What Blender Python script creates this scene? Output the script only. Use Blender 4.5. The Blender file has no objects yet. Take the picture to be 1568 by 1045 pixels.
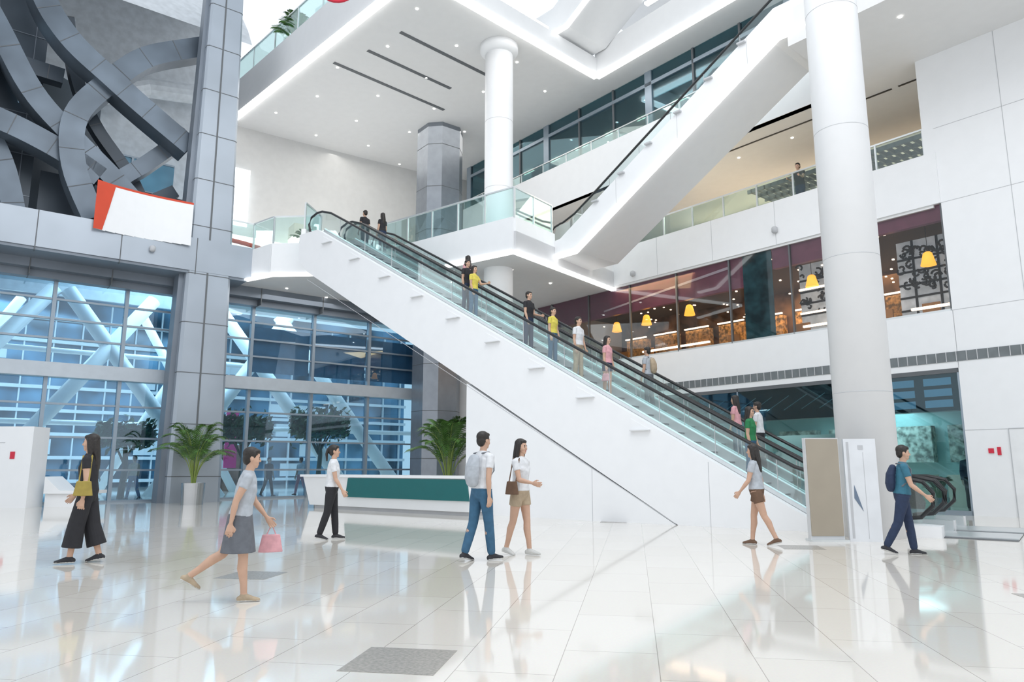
import bpy, math, random
from mathutils import Vector, Matrix
from mathutils.bvhtree import BVHTree
random.seed(4)
sc=bpy.context.scene
sc.view_settings.view_transform='Standard'
sc.view_settings.look='None'
sc.view_settings.exposure=0.27
# ---------------------------------------------------------------- materials
MC={}
def M(name,col,rough=.5,metal=0,emit=0,var=.03,spec=.5,scale=3,ecol=None):
    if name in MC: return MC[name]
    m=bpy.data.materials.new(name); m.use_nodes=True
    nt=m.node_tree; b=nt.nodes['Principled BSDF']
    b.inputs['Roughness'].default_value=rough; b.inputs['Metallic'].default_value=metal
    b.inputs['Specular IOR Level'].default_value=spec
    n=nt.nodes.new('ShaderNodeTexNoise'); n.inputs['Scale'].default_value=scale
    tc=nt.nodes.new('ShaderNodeTexCoord'); nt.links.new(tc.outputs['Object'],n.inputs['Vector'])
    r=nt.nodes.new('ShaderNodeValToRGB')
    r.color_ramp.elements[0].position=.35; r.color_ramp.elements[1].position=.65
    r.color_ramp.elements[0].color=tuple(max(0,c*(1-var)) for c in col)+(1,)
    r.color_ramp.elements[1].color=tuple(min(1,c*(1+var)) for c in col)+(1,)
    nt.links.new(n.outputs['Fac'],r.inputs['Fac']); nt.links.new(r.outputs['Color'],b.inputs['Base Color'])
    if emit:
        b.inputs['Emission Color'].default_value=tuple(ecol or col)+(1,)
        b.inputs['Emission Strength'].default_value=emit
    MC[name]=m; return m
def glassM(name,tint,refl=.1,rough=.02,gcol=(1,1,1),add=.5):
    m=bpy.data.materials.new(name); m.use_nodes=True; nt=m.node_tree
    nt.nodes.clear()
    o=nt.nodes.new('ShaderNodeOutputMaterial'); mx=nt.nodes.new('ShaderNodeMixShader')
    t=nt.nodes.new('ShaderNodeBsdfTransparent'); t.inputs[0].default_value=tint+(1,)
    g=nt.nodes.new('ShaderNodeBsdfGlossy'); g.inputs['Roughness'].default_value=rough
    g.inputs['Color'].default_value=gcol+(1,)
    lw=nt.nodes.new('ShaderNodeLayerWeight'); lw.inputs[0].default_value=.3
    mr=nt.nodes.new('ShaderNodeMapRange'); mr.inputs['To Min'].default_value=refl; mr.inputs['To Max'].default_value=min(1,refl+add)
    nt.links.new(lw.outputs['Fresnel'],mr.inputs['Value'])
    nt.links.new(mr.outputs[0],mx.inputs[0]); nt.links.new(t.outputs[0],mx.inputs[1]); nt.links.new(g.outputs[0],mx.inputs[2])
    nt.links.new(mx.outputs[0],o.inputs[0]); return m
WHITE=M('white_paint',(.83,.84,.855),.40,var=.008)
WHITE2=M('white_ceiling',(.78,.78,.78),.7,var=.01)
SEAM=M('seam_grey',(.5,.51,.53),.6)
SEAMD=M('seam_dark',(.12,.13,.14),.6)
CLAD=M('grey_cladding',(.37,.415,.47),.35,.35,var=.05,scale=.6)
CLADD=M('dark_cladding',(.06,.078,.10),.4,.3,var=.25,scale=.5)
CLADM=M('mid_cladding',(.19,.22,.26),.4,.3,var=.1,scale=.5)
LATT=M('lattice_steel',(.115,.145,.18),.36,.4,var=.2,scale=.7)
ALU=M('aluminium_mullion',(.30,.36,.42),.35,.4)
BEAM=M('light_grey_beam',(.50,.55,.60),.4,.2)
STRIP=M('light_strip',(1,.99,.97),.5,emit=2.8)
SPOT=M('downlight_lamp',(1,.96,.9),.5,emit=6)
BLACK=M('black_rubber',(.015,.016,.018),.35)
STEEL=M('brushed_steel',(.66,.69,.70),.3,.6)
STEP=M('escalator_step_metal',(.50,.54,.56),.4,.4,var=.2,scale=25)
DARK=M('dark_interior',(.025,.027,.032),.6)
BROWN=M('warm_interior',(.15,.09,.055),.6,var=.6,scale=1.6)
MAUVE=M('mauve_reflection',(.17,.06,.11),.3,var=.15,emit=.04,ecol=(.5,.2,.4))  # colour and faint glow stand for a reflection on the restaurant glass
WARM=M('warm_lamp',(1,.55,.08),.5,emit=1.3,ecol=(1,.48,.05))
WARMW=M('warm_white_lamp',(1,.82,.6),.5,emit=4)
CREAM=M('cream_wall',(.70,.64,.54),.6)
GREEN=M('green_panel',(.002,.125,.13),.4,var=.02)
TAN=M('tan_sign',(.36,.315,.25),.5,var=.02)
RED=M('red_paint',(.6,.02,.05),.5)
ORANGE=M('orange_fabric',(.62,.06,.02),.6)
GT=glassM('curtain_glass',(.60,.78,.88),.08,gcol=(.8,.9,1),add=.35)
GB=glassM('balustrade_glass',(.93,.98,.975),.05,add=.28)
GS=glassM('shop_glass',(.55,.72,.76),.06,gcol=(.6,.7,.75),add=.35)
GRR=glassM('restaurant_glass',(.88,.84,.82),.03,gcol=(.5,.58,.62),add=.3)
GBR=glassM('railing_glass',(.82,.93,.92),.05,add=.3)
# ---------------------------------------------------------------- builder
def norm2(v): l=math.hypot(*v); return (v[0]/l,v[1]/l)
def frame(o,a,b):
    a=norm2(a); b=norm2(b)
    return lambda s,w,z=0: Vector((o[0]+a[0]*s+b[0]*w,o[1]+a[1]*s+b[1]*w,z))
ID=lambda x,y,z=0: Vector((x,y,z))
E=frame((5.8,14.6),(-.795,.607),(.607,.795))
R=frame((11.94,19.3),(-.632,.775),(.775,.632))
G=frame((-15.8,25.6),(.79,.613),(-.613,.79))
C=frame((-3.14,21.6),(-.696,.718),(.718,.696))
E2=frame((1.46,25.5),(.68,-.733),(.733,.68))
E3=frame((1.62,26.35),(.68,-.733),(.733,.68))
class B:
    def __init__(s,fr=ID): s.v=[];s.f=[];s.m=[];s.mats=[];s.fr=fr
    def mi(s,m):
        if m not in s.mats: s.mats.append(m)
        return s.mats.index(m)
    def add(s,vs,fs,mat):
        n=len(s.v); s.v+=[Vector(v) for v in vs]; k=s.mi(mat)
        for f in fs: s.f.append([i+n for i in f]); s.m.append(k)
    def poly(s,pts,mat): s.add([s.fr(*p) for p in pts],[list(range(len(pts)))],mat)
    def box(s,a0,a1,b0,b1,z0,z1,mat):
        vs=[s.fr(a,b,z) for z in (z0,z1) for a,b in ((a0,b0),(a1,b0),(a1,b1),(a0,b1))]
        s.add(vs,[[3,2,1,0],[4,5,6,7],[0,1,5,4],[1,2,6,5],[2,3,7,6],[3,0,4,7]],mat)
    def prism(s,pts,z0,z1,mat,world=True):
        n=len(pts); g=(lambda p,z:Vector((p[0],p[1],z))) if world else (lambda p,z:s.fr(p[0],p[1],z))
        vs=[g(p,z0) for p in pts]+[g(p,z1) for p in pts]
        s.add(vs,[list(range(n))[::-1],list(range(n,2*n))]+[[i,(i+1)%n,n+(i+1)%n,n+i] for i in range(n)],mat)
    def prof(s,pr,w0,w1,mat):
        n=len(pr); vs=[s.fr(a,w0,z) for a,z in pr]+[s.fr(a,w1,z) for a,z in pr]
        s.add(vs,[list(range(n)),list(range(n,2*n))[::-1]]+[[i,n+i,n+(i+1)%n,(i+1)%n] for i in range(n)],mat)
    def seg(s,p,q,z0,z1,t,mat,off=0):
        p=Vector(p[:2]);q=Vector(q[:2]);d=(q-p).normalized();n=Vector((-d.y,d.x))
        pts=[p+n*(off-t/2),q+n*(off-t/2),q+n*(off+t/2),p+n*(off+t/2)]
        s.prism([tuple(a) for a in pts],z0,z1,mat)
    def tube(s,pts,r,mat,n=8,closed=False,flat=1.0):
        pts=[Vector(p) for p in pts]; rings=[]; L=len(pts)
        for i,p in enumerate(pts):
            if closed: t=(pts[(i+1)%L]-pts[i-1])
            else: t=pts[min(i+1,L-1)]-pts[max(i-1,0)]
            t.normalize(); up=Vector((0,0,1)) if abs(t.z)<.95 else Vector((1,0,0))
            a=t.cross(up).normalized(); b=a.cross(t)
            rr=r[i] if isinstance(r,(list,tuple)) else r
            rings.append([p+a*math.cos(2*math.pi*j/n)*rr+b*math.sin(2*math.pi*j/n)*rr*flat for j in range(n)])
        vs=[v for rg in rings for v in rg]; fs=[]
        for i in range(L if closed else L-1):
            for j in range(n):
                k=(i+1)%L
                fs.append([i*n+j,i*n+(j+1)%n,k*n+(j+1)%n,k*n+j])
        if not closed: fs+= [list(range(n))[::-1],[(L-1)*n+j for j in range(n)]]
        s.add(vs,fs,mat)
    def cyl(s,x,y,prf,mat,n=40):
        vs=[Vector((x+r*math.cos(2*math.pi*j/n),y+r*math.sin(2*math.pi*j/n),z)) for r,z in prf for j in range(n)]
        fs=[[i*n+j,i*n+(j+1)%n,(i+1)*n+(j+1)%n,(i+1)*n+j] for i in range(len(prf)-1) for j in range(n)]
        fs+=[list(range(n))[::-1],[(len(prf)-1)*n+j for j in range(n)]]
        s.add(vs,fs,mat)
    def done(s,name,smooth=False,recalc=True):
        me=bpy.data.meshes.new(name); me.from_pydata([tuple(v) for v in s.v],[],s.f)
        for m in s.mats: me.materials.append(m)
        me.polygons.foreach_set('material_index',s.m)
        if recalc:
            import bmesh
            bm=bmesh.new(); bm.from_mesh(me); bmesh.ops.recalc_face_normals(bm,faces=bm.faces); bm.to_mesh(me); bm.free()
        if smooth:
            me.polygons.foreach_set('use_smooth',[len(p.vertices)<=4 for p in me.polygons])
        me.update()
        o=bpy.data.objects.new(name,me); sc.collection.objects.link(o); return o
def railing(b,p,q,z0,h=1.05,gap=1.5):
    p=Vector(p[:2]);q=Vector(q[:2]);L=(q-p).length;d=(q-p)/L
    b.seg(p,q,z0+.02,z0+h-.06,.014,GBR)
    b.seg(p,q,z0+h-.05,z0+h,.06,STEEL)
    n=max(1,round(L/gap))
    for i in range(n+1):
        c=p+d*(L*i/n); c2=c+d*.05
        b.seg(c,c2,z0,z0+h-.03,.05,STEEL)
# ---------------------------------------------------------------- floor
def floor():
    m=bpy.data.materials.new('polished_floor_tile'); m.use_nodes=True; nt=m.node_tree; bs=nt.nodes['Principled BSDF']
    tc=nt.nodes.new('ShaderNodeTexCoord'); mp=nt.nodes.new('ShaderNodeMapping'); mp.inputs['Rotation'].default_value=(0,0,-math.radians(80.6))
    mp.inputs['Location'].default_value=(.31,.12,0)
    br=nt.nodes.new('ShaderNodeTexBrick'); br.inputs['Scale'].default_value=1
    br.inputs['Brick Width'].default_value=1.25; br.inputs['Row Height'].default_value=.63
    br.inputs['Mortar Size'].default_value=.003; br.inputs['Mortar Smooth'].default_value=.0
    br.inputs['Color1'].default_value=(.78,.74,.68,1); br.inputs['Color2'].default_value=(.72,.675,.605,1); br.inputs['Mortar'].default_value=(.42,.38,.34,1)
    br.inputs['Bias'].default_value=-.3
    nz=nt.nodes.new('ShaderNodeTexNoise'); nz.inputs['Scale'].default_value=60; nz.inputs['Detail'].default_value=4
    mx=nt.nodes.new('ShaderNodeMixRGB'); mx.blend_type='MULTIPLY'; mx.inputs[0].default_value=.12
    for a,c in ((tc.outputs['Object'],mp.inputs[0]),(mp.outputs[0],br.inputs['Vector']),(tc.outputs['Object'],nz.inputs['Vector']),(br.outputs['Color'],mx.inputs[1]),(nz.outputs['Color'],mx.inputs[2]),(mx.outputs[0],bs.inputs['Base Color'])): nt.links.new(a,c)
    bs.inputs['Roughness'].default_value=.06; bs.inputs['Specular IOR Level'].default_value=.85
    b=B(); b.prism([(-34,-6),(34,-6),(34,60),(-34,60)],-.3,0,m); b.done('floor')
    a=Vector((.163,.987)); c=Vector((.987,-.163)); g=M('grey_stone_tile',(.33,.31,.28),.22,var=.15,scale=40)
    b=B()
    for (x,y,w,h) in ((-1.09,4.8,.62,.62),(-3.4,8.6,.62,.62),(4.2,11.6,.62,.62),(4.9,7.0,1.0,.62),(2.0,17,.6,.6)):
        p=Vector((x,y)); pts=[p,p+c*w,p+c*w+a*h,p+a*h]; b.prism([tuple(q) for q in pts],.0,.002,g)
    b.done('floor_tile_inlay')
floor()
# ---------------------------------------------------------------- right wall complex
def right_side():
    b=B(R)
    b.box(-12,0,0,.4,0,12.9,WHITE)
    b.box(0,.3,0,7,9.0,12.9,WHITE)
    for L in (-1.7,-4.2,-6.7): b.box(L,L+.015,-.006,.01,0,12.9,SEAM)
    for z in (2.2,5.44,8.5,10.7): b.box(-12,0,-.006,.01,z,z+.012,SEAM)
    b.box(-12,17.4,-.02,.05,4.05,4.31,M('vent_grille',(.16,.18,.19),.5,var=.1))
    b.box(-.02,17.4,0,.4,3.87,5.44,WHITE)
    for i in range(100):
        L=-8+i*.25; b.box(L,L+.02,-.04,.0,4.05,4.31,SEAM)
    b.done('wall_right')
    b=B(R)
    b.box(0,12.4,-.05,.3,8.5,10.0,WHITE)
    for L in (2.5,5,7.5,10): b.box(L,L+.012,-.056,-.04,8.5,10,SEAM)
    b.done('trim_1')
    b=B(); railing(b,R(.3,.1),R(12.4,.1),10.0,.85,1.4); b.done('balcony_railing')
    b=B(R)
    b.box(0,17.4,.0,.06,0,.12,ALU); b.box(0,17.4,0,.1,3.75,3.87,SEAMD)
    b.box(0.05,17.4,.02,.04,.12,3.75,GS)
    for L in (0,3.4,6.8,10.2): b.box(L,L+.05,0,.1,0,3.87,ALU)
    b.done('window_1')
    b=B(R); tw=M('teal_shop_wall',(.34,.50,.50),.5,emit=.08,ecol=(.35,.62,.6))  # wall given a faint teal glow to brighten the interior
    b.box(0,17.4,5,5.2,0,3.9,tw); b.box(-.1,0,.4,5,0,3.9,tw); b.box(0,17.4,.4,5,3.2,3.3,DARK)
    b.box(0,17.4,.12,.5,2.75,3.87,M('navy_reflection',(.012,.018,.03),.25))  # dark reflection in the upper shop glass, painted as a band behind it
    pn=M('blue_window_reflection',(.25,.42,.6),.3,emit=.15,ecol=(.5,.7,.9))  # reflected windows painted as faintly glowing blue boxes
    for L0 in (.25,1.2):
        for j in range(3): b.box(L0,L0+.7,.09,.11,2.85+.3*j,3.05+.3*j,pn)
    for i in range(8):
        b.box(.6+2*i,2.1+2*i,4.2,4.9,0,1.0,CREAM); b.box(.6+2*i,2.1+2*i,4.6,4.95,1.4,2.6,M('shop_display',(.4,.42,.38),.5,var=.6,scale=6))
        b.box(.7+2*i,2+2*i,2.5,2.6,3.17,3.2,WARMW)
    for i in range(9):
        b.tube([R(2.6+.6*i,.1,3.5),R(3.4+.6*i,.1,3.05)],.012,STEEL,5)
    b.box(8.6,10.1,.9,1.0,0,2.7,M('lit_shop_panel',(.85,.82,.78),.5,emit=.5))
    b.box(4.2,8.2,1.6,1.7,0,2.3,M('beige_partition',(.6,.58,.52),.5))
    b.done('ground_shop_interior')
    # restaurant level 2
    b=B(R)
    b.box(0,17.4,.05,.07,5.44,8.5,GRR)
    for i in range(8): b.box(2.3*i,2.3*i+.05,.02,.12,5.44,8.5,SEAMD)
    b.box(0,17.4,.02,.1,5.44,5.5,STEEL)
    b.box(5.3,6.4,.08,.10,5.5,8.5,M('teal_film',(.03,.10,.13),.1,var=.5,scale=2)); 
    b.done('window_2')
    b=B(R)
    b.box(0,17.4,6,6.2,4.6,8.5,BROWN); b.box(0,17.4,.4,6,5.0,5.1,BROWN); b.box(0,17.4,.3,6,8.4,8.5,M('dark_ceiling_brown',(.08,.06,.045),.6))
    b.box(-.1,0,.4,6,5,8.5,DARK); b.box(17.4,17.5,0,6,0,8.5,WHITE)
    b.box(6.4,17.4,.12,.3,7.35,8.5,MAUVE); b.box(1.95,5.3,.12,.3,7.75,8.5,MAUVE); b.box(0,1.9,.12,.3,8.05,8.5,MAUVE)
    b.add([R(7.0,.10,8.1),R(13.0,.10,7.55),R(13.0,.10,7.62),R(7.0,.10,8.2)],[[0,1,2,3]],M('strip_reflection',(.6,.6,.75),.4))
    ch=M('chair_back',(.40,.22,.08),.5)
    for i in range(12):
        L=.8+1.35*i
        b.box(L,L+.7,2.0,2.7,5.75,5.8,M('table_top',(.5,.3,.12),.4)); b.box(L+.3,L+.4,2.3,2.4,5.1,5.75,DARK)
        b.box(L,L+.5,1.45,1.5,5.5,6.05,ch); b.box(L,L+.5,1.5,1.95,5.5,5.56,ch)
        for u in (0,.46): b.box(L+u,L+u+.04,1.5,1.54,5.1,5.5,DARK)
    for i in range(9):
        L=1+1.8*i; b.box(L,L+1.2,4,4.5,5.1,6.2,M('counter_wood',(.36,.2,.08),.4)); b.box(L,L+1.3,5.6,5.9,6.5,7.4,M('shelf_goods',(.5,.3,.12),.5,var=.9,scale=7,emit=.10,ecol=(1,.55,.2)))
        b.box(L,L+1.3,5.5,5.6,7.45,7.5,WARMW)
    for i in range(110):
        L=random.uniform(.5,16.5); p=random.uniform(1,5.8); z=random.choice((8.37,8.37,8.1,7.9,7.6)); b.box(L,L+.06,p,p+.06,z,z+.04,WARMW)
    for (L,l) in ((8.5,3.2),(2.2,2.6),(.1,1.3)): b.box(L,L+l,.9,.98,5.78,5.85,WARMW)  # glowing bars put in for reflections of a bright strip
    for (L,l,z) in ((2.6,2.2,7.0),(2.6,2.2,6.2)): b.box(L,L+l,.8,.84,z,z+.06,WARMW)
    b.done('restaurant_interior')
    for L,z in ((12.9,6.8),(11.3,6.85),(9.2,6.9),(4.3,7.05),(.75,7.0),(3.1,6.4)):
        b=B(); c=R(L,.75); b.cyl(c.x,c.y,[(.07,z+.4),(.12,z+.36),(.21,z),(.20,z)],WARM,16); b.cyl(c.x,c.y,[(.01,z+.38),(.01,8.4)],BLACK,6); b.done('pendant_lamp',True)
    for L0,L1 in ((2.7,5.2),(.15,1.95)):
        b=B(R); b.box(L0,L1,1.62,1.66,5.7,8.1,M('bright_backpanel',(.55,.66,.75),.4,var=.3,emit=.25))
        for z in (5.9,6.3,6.7,7.1,7.5): b.box(L0,L1,1.58,1.62,z,z+.06,DARK)
        for L in (L0+.6,L0+1.3): b.box(L,L+.06,1.57,1.62,5.7,8.1,DARK)
        for i in range(60):
            L=random.uniform(L0+.1,L1-.1); z=random.choice((7.65,7.1,6.75))+random.gauss(0,.12); r=random.uniform(.06,.16)
            a0=random.uniform(0,6); pts=[R(L+r*(1-.07*k)*math.cos(a0+k*.55),1.45,z+r*(1-.07*k)*math.sin(a0+k*.55)) for k in range(8)]
            b.tube(pts,.035,BLACK,5)
        b.done('ornamental_screen')
    # level 3 recess
    b=B(R)
    b.box(.3,11.5,.32,7,9.1,9.6,CREAM)
    b.box(.3,24,7,7.2,9.1,12.9,CREAM)
    for L in (1.5,4.6,7.7,11):
        b.box(L,L+2.4,6.85,7,9.6,11.6,DARK); b.box(L+.2,L+2.2,6.7,6.86,9.7,11.2,M('shop_goods',(.4,.3,.22),.5,var=.8,scale=5))
        b.box(L,L+2.4,6.7,6.86,11.65,11.85,WARMW)
    for p in (2.4,3.0,3.6,4.2):
        b.box(.3,7.5,p,p+.06,11.6,11.75,SEAMD)
    for i in range(26): b.box(.3+i*.28,.36+i*.28,2.4,4.3,11.6,11.75,SEAMD)
    b.done('upper_gallery_shops')
    # level 4 slab
    b=B(R)
    b.prism([(-12,-3.6),(2.2,-3.6),(2.2,-.9),(3,0),(23,0),(23,8),(-12,8)],12.9,14.0,WHITE2,world=False)
    b.box(3,23,-.02,.25,12.9,14.8,WHITE)
    b.box(1.4,9,1.0,1.07,12.88,12.91,BLACK); b.box(-1,1.2,1.0,1.07,12.88,12.91,BLACK)
    b.done('ceiling_gallery')
    b=B(R)
    b.box(2,23,.5,.53,14.0,17.4,GS); b.box(22.95,23,.5,5,14,17.4,GS)
    for i in range(11): b.box(2+2.1*i,2.35+2.1*i if i%3==1 else 2.08+2.1*i,.45,.6,14.0,17.4,ALU if i%3==1 else SEAMD)
    b.box(2,23,.45,.56,16.75,16.9,ALU)
    b.done('window_3')
    b=B(R)
    b.box(-2,23,5,5.2,14,17.4,M('dark_green_shop',(.03,.038,.036),.5,var=.5)); b.box(-2,23,.9,5,16.9,17,DARK)
    for i in range(10):
        b.box(2+2*i,3.3+2*i,4.4,4.9,14.0,16.0,BROWN); b.box(2.2+2*i,3.0+2*i,2.5,2.6,16.8,16.9,WARMW)
    b.done('upper_shop_interior')
    railb=B(); railing(railb,R(4,.1),R(23,.1),14.8,.5,1.6); railb.done('balcony_railing')
right_side()
# ---------------------------------------------------------------- upper slab / main ceiling
CZ=17.4
def main_ceiling():
    c0=C(0,0); p1=C(14.4,0); s1=C(0,9.3); r1=R(-6,-1.3); 
    pts=[c0,s1,r1,R(-6,8),R(26,8),Vector((-5,40,0)),C(14.4,-.0)+Vector((-.6,.6,0))]
    pts=[(p.x,p.y) for p in pts]
    UP=M('upper_fascia_white',(.66,.67,.68),.5,var=.01)
    b=B(); b.prism(pts,CZ,CZ+.5,WHITE2)
    b.seg(c0,p1,CZ-.05,CZ+1.7,.16,UP)
    b.seg(c0,s1,CZ-.05,CZ+.72,.16,UP); b.seg(s1,r1,CZ-.05,CZ+1.2,.16,UP)
    b.done('ceiling')
    b=B()
    for p,q in ((c0,p1),(c0,s1),(s1,r1)): b.seg(p,q,CZ-.13,CZ-.03,.3,STRIP)
    b.seg(C(.05,1),C(.05,6.3),CZ+.72,CZ+.82,.25,STRIP)
    b.done('ceiling_light_strip')
    b=B(C)
    for s0,w0,w1 in ((3.1,1.6,7.2),(5.0,1.4,5.6),(6.7,.9,6.6)):
        b.box(s0,s0+.16,w0,w1,CZ-.02,CZ,SEAMD)
    b.done('ceiling_air_slots')
    b=B()
    for i in range(5):
        for j in range(4):
            c=C(1.6+i*2.7+(j%2)*.8,1.2+j*2.5+(i%2)*.6); b.cyl(c.x,c.y,[(.05,CZ-.02),(.05,CZ)],SPOT,12)
    for L in (-6,-3,-.4):
        for p in (-2.6,): c=R(L,p); b.cyl(c.x,c.y,[(.05,12.88),(.05,12.9)],SPOT,12)
    for L in (3,5.2,7.4,9.6,11.8):
        c=R(L,1.8); b.cyl(c.x,c.y,[(.045,12.88),(.045,12.9)],SPOT,12)
    for s in (11.5,14.5): 
        for w in (5.5,8): c=E(s,w); b.cyl(c.x,c.y,[(.045,8.39),(.045,8.42)],SPOT,12)
    for s in (17.5,20.5,23.5):
        for w in (2.2,4.2): c=E(s,w); b.cyl(c.x,c.y,[(.045,8.39),(.045,8.42)],SPOT,12)
    b.done('ceiling_downlights')
    b=B(); railing(b,c0,p1,CZ+1.7,1.1,2.0); b.done('balcony_railing')
    b=B()
    b.seg(R(9.5,-.6),R(-6,-.6),19.4,21.4,.2,UP); b.seg(R(9.5,-.8),R(-6,-.8),19.3,19.4,.2,STRIP)
    b.seg(C(.5,-2),C(.5,6.0),19.6,21.4,.2,UP)
    b.done('upper_fascia')
    b=B(E3)
    b.prof([(-1,18.25),(.7,18.25),(9,23.1),(9,24.4),(0,19.3),(-1,19.3)],0,2.4,UP)
    b.prof([(-1,18.17),(.7,18.17),(9,23.0),(9,23.12),(.7,18.27),(-1,18.27)],-.04,.14,STRIP)
    b.prof([(0,19.3),(0,20.3),(9,25.4),(9,24.4)],.3,.32,GB)
    b.tube([E3(0,.3,20.3),E3(9,.3,25.4)],.045,BLACK,8)
    b.done('escalator_upper_flight')
    b=B(R); b.box(-6,14,-1.2,3,22,22.3,WHITE2); b.done('ceiling_top')
main_ceiling()
# ---------------------------------------------------------------- level 3 slab, platforms
def level3():
    P=[G(-12,-2),G(5.6,-2),E(19.1,.5),E(17.6,1.5),E(16.6,.1),E(16.6,3.6),E(10.05,3.6),R(12.4,.0),R(.2,.0),R(.2,7),R(24,7),Vector((-5,38.6,0)),Vector((-14.5,32.4,0)),G(3,1.5),G(-12,1.5)]
    b=B(); b.prism([(p.x,p.y) for p in P],8.42,9.1,WHITE2); b.done('floor_upper')
    b=B()
    for p,q in ((G(5.6,-2),E(19.1,.5)),(E(19.1,.5),E(17.6,1.5)),(E(17.6,1.5),E(16.7,.1)),(E(16.6,3.65),E(10.0,3.65)),(E(10.0,3.65),E(10.0,6.0)),(E(10.0,8.6),E(10.0,10.4))):
        b.seg(p,q,8.4,9.6,.16,WHITE)
    b.seg(E(10,3.65),E(10,10.4),8.4,9.1,.16,WHITE)
    b.done('trim_2')
    b=B()
    for p,q in ((G(5.4,-2),E(19.1,.5)),(E(19.1,.5),E(17.6,1.5)),(E(17.6,1.5),E(16.6,.1)),(E(13,3.6),E(10.0,3.65)),(E(10.0,3.65),E(10.0,10.4))):
        b.seg(p,q,8.34,8.42,.22,STRIP)
    b.done('platform_light_strip')
    b=B()
    for p,q in ((G(4.4,-2),G(5.6,-2)),(G(5.6,-2),E(19.1,.5)),(E(19.1,.5),E(17.6,1.5)),(E(17.6,1.5),E(16.9,.3)),(E(16.4,3.65),E(10.0,3.65)),(E(10.0,3.65),E(10.0,5.9))):
        railing(b,p,q,9.6,1.1,1.3)
    b.done('platform_railing')
    b=B(G)
    b.box(-14,5.6,-2.15,-1.9,8.4,9.65,CLAD); b.box(-14,5.4,-2.1,.2,8.3,8.42,CLADM)
    for k in (-9,-6.5,-4,-1.5,1,3.5): b.box(k,k+.03,-2.16,-1.9,8.28,9.66,SEAMD)
    b.box(-14,14.5,-.5,-.1,7.75,8.42,CLADM); b.box(-14,14.5,-.9,-.5,8.0,8.42,CLADM)
    for k in (-9,-6.5,-4,-1.5,1,3.5,6.4,9.05,11.7): b.box(k,k+.03,-.92,-.1,7.74,8.42,SEAMD)
    b.done('trim_3')
level3()
def back_walls():
    b=B()
    pts=[Vector((-14.5,31.8)),Vector((-11.5,34.0)),Vector((-8,36.4)),Vector((-5,38.4)),Vector((-1.5,40)),Vector((3,42.5))]
    for p,q in zip(pts[:-1],pts[1:]): b.seg(p,q,9.1,17.4,.2,M('offwhite_back',(.68,.68,.67),.6,var=.02))
    b.seg((-4.2,34.6),(1.2,32.6),0,8.4,.2,WHITE)
    b.done('wall_back')
    b=B(); wn=M('skylight_panel',(.9,.95,1),.4,emit=.9)
    b.seg(Vector((-13.4,32.4)),Vector((-12.6,33.0)),12.4,15.2,.1,wn,-.15)
    b.seg(Vector((-7.6,36.5)),Vector((-5.2,38.1)),11.4,12.9,.1,wn,-.15)
    b.done('window_4')
    b=B()
    b.seg(Vector((-10.5,33.2)),Vector((-9.6,33.8)),9.1,12.6,.9,CREAM); b.seg(Vector((-9.5,33.6)),Vector((-9.3,33.8)),9.6,12.8,.15,STRIP)
    b.seg(Vector((-8.5,34.4)),Vector((-6.5,35.8)),9.1,11.6,.6,CREAM)
    for i in range(5): b.seg(Vector((-8.3+i*.4,34.2+i*.28)),Vector((-8.1+i*.4,34.34+i*.28)),9.6,10.9,.1,BROWN,-.2)
    b.done('gallery_kiosk')
back_walls()
# ---------------------------------------------------------------- columns
b=B(); b.cyl(6.56,13.6,[(.52,0),(.465,22)],WHITE,64)
for z in (2.6,5.2,7.8,10.4,13):
    r=.52-.055*z/22+.002; b.cyl(6.56,13.6,[(r,z),(r,z+.012)],SEAM,64)
b.done('round_column',True)
b=B(); b.cyl(-.5,26.0,[(.54,0),(.54,17.0)],WHITE,64); b.cyl(-.5,26.0,[(.54,17.0),(.74,17.15),(.74,17.4)],WHITE,64)
for z in (11.5,14.2): b.cyl(-.5,26.0,[(.542,z),(.542,z+.012)],SEAM,64)
b.done('round_column',True)
GD=frame((0,0),(.79,.613),(-.613,.79))
def frust(b,cx,cy,h0,h1,z0,z1,mat,seams=(),oct=.3):
    def ring(h,z):
        o=oct*h
        return [GD(a,c,z)+Vector((cx,cy,0)) for a,c in ((-h,-h+o),(-h+o,-h),(h-o,-h),(h,-h+o),(h,h-o),(h-o,h),(-h+o,h),(-h,h-o))]
    v=ring(h0,z0)+ring(h1,z1); b.add(v,[list(range(8))[::-1],list(range(8,16))]+[[i,(i+1)%8,8+(i+1)%8,8+i] for i in range(8)],mat)
    for z in seams:
        t=(z-z0)/(z1-z0); h=h0+(h1-h0)*t+.006; v=ring(h,z)+ring(h,z+.03); b.add(v,[[i,(i+1)%8,8+(i+1)%8,8+i] for i in range(8)],SEAMD)
b=B()
frust(b,-11.8,27.0,.92,.58,0,22,CLAD,[.9+1.85*i for i in range(12)],.12)
cc=Vector((-11.8,27,0))
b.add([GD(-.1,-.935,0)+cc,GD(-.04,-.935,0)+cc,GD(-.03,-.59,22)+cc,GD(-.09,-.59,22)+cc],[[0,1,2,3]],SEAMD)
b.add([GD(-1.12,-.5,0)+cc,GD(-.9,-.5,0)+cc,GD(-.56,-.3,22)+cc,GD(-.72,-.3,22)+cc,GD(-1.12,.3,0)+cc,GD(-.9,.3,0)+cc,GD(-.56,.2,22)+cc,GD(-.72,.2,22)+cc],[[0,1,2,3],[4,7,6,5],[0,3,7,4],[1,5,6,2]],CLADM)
b.done('clad_column')
b=B(); frust(b,-3.5,33.3,.98,.98,0,17.4,M('column_grey',(.26,.285,.32),.3,.6,var=.05),[1.6+2.1*i for i in range(8)],.5); b.done('clad_column')
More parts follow.
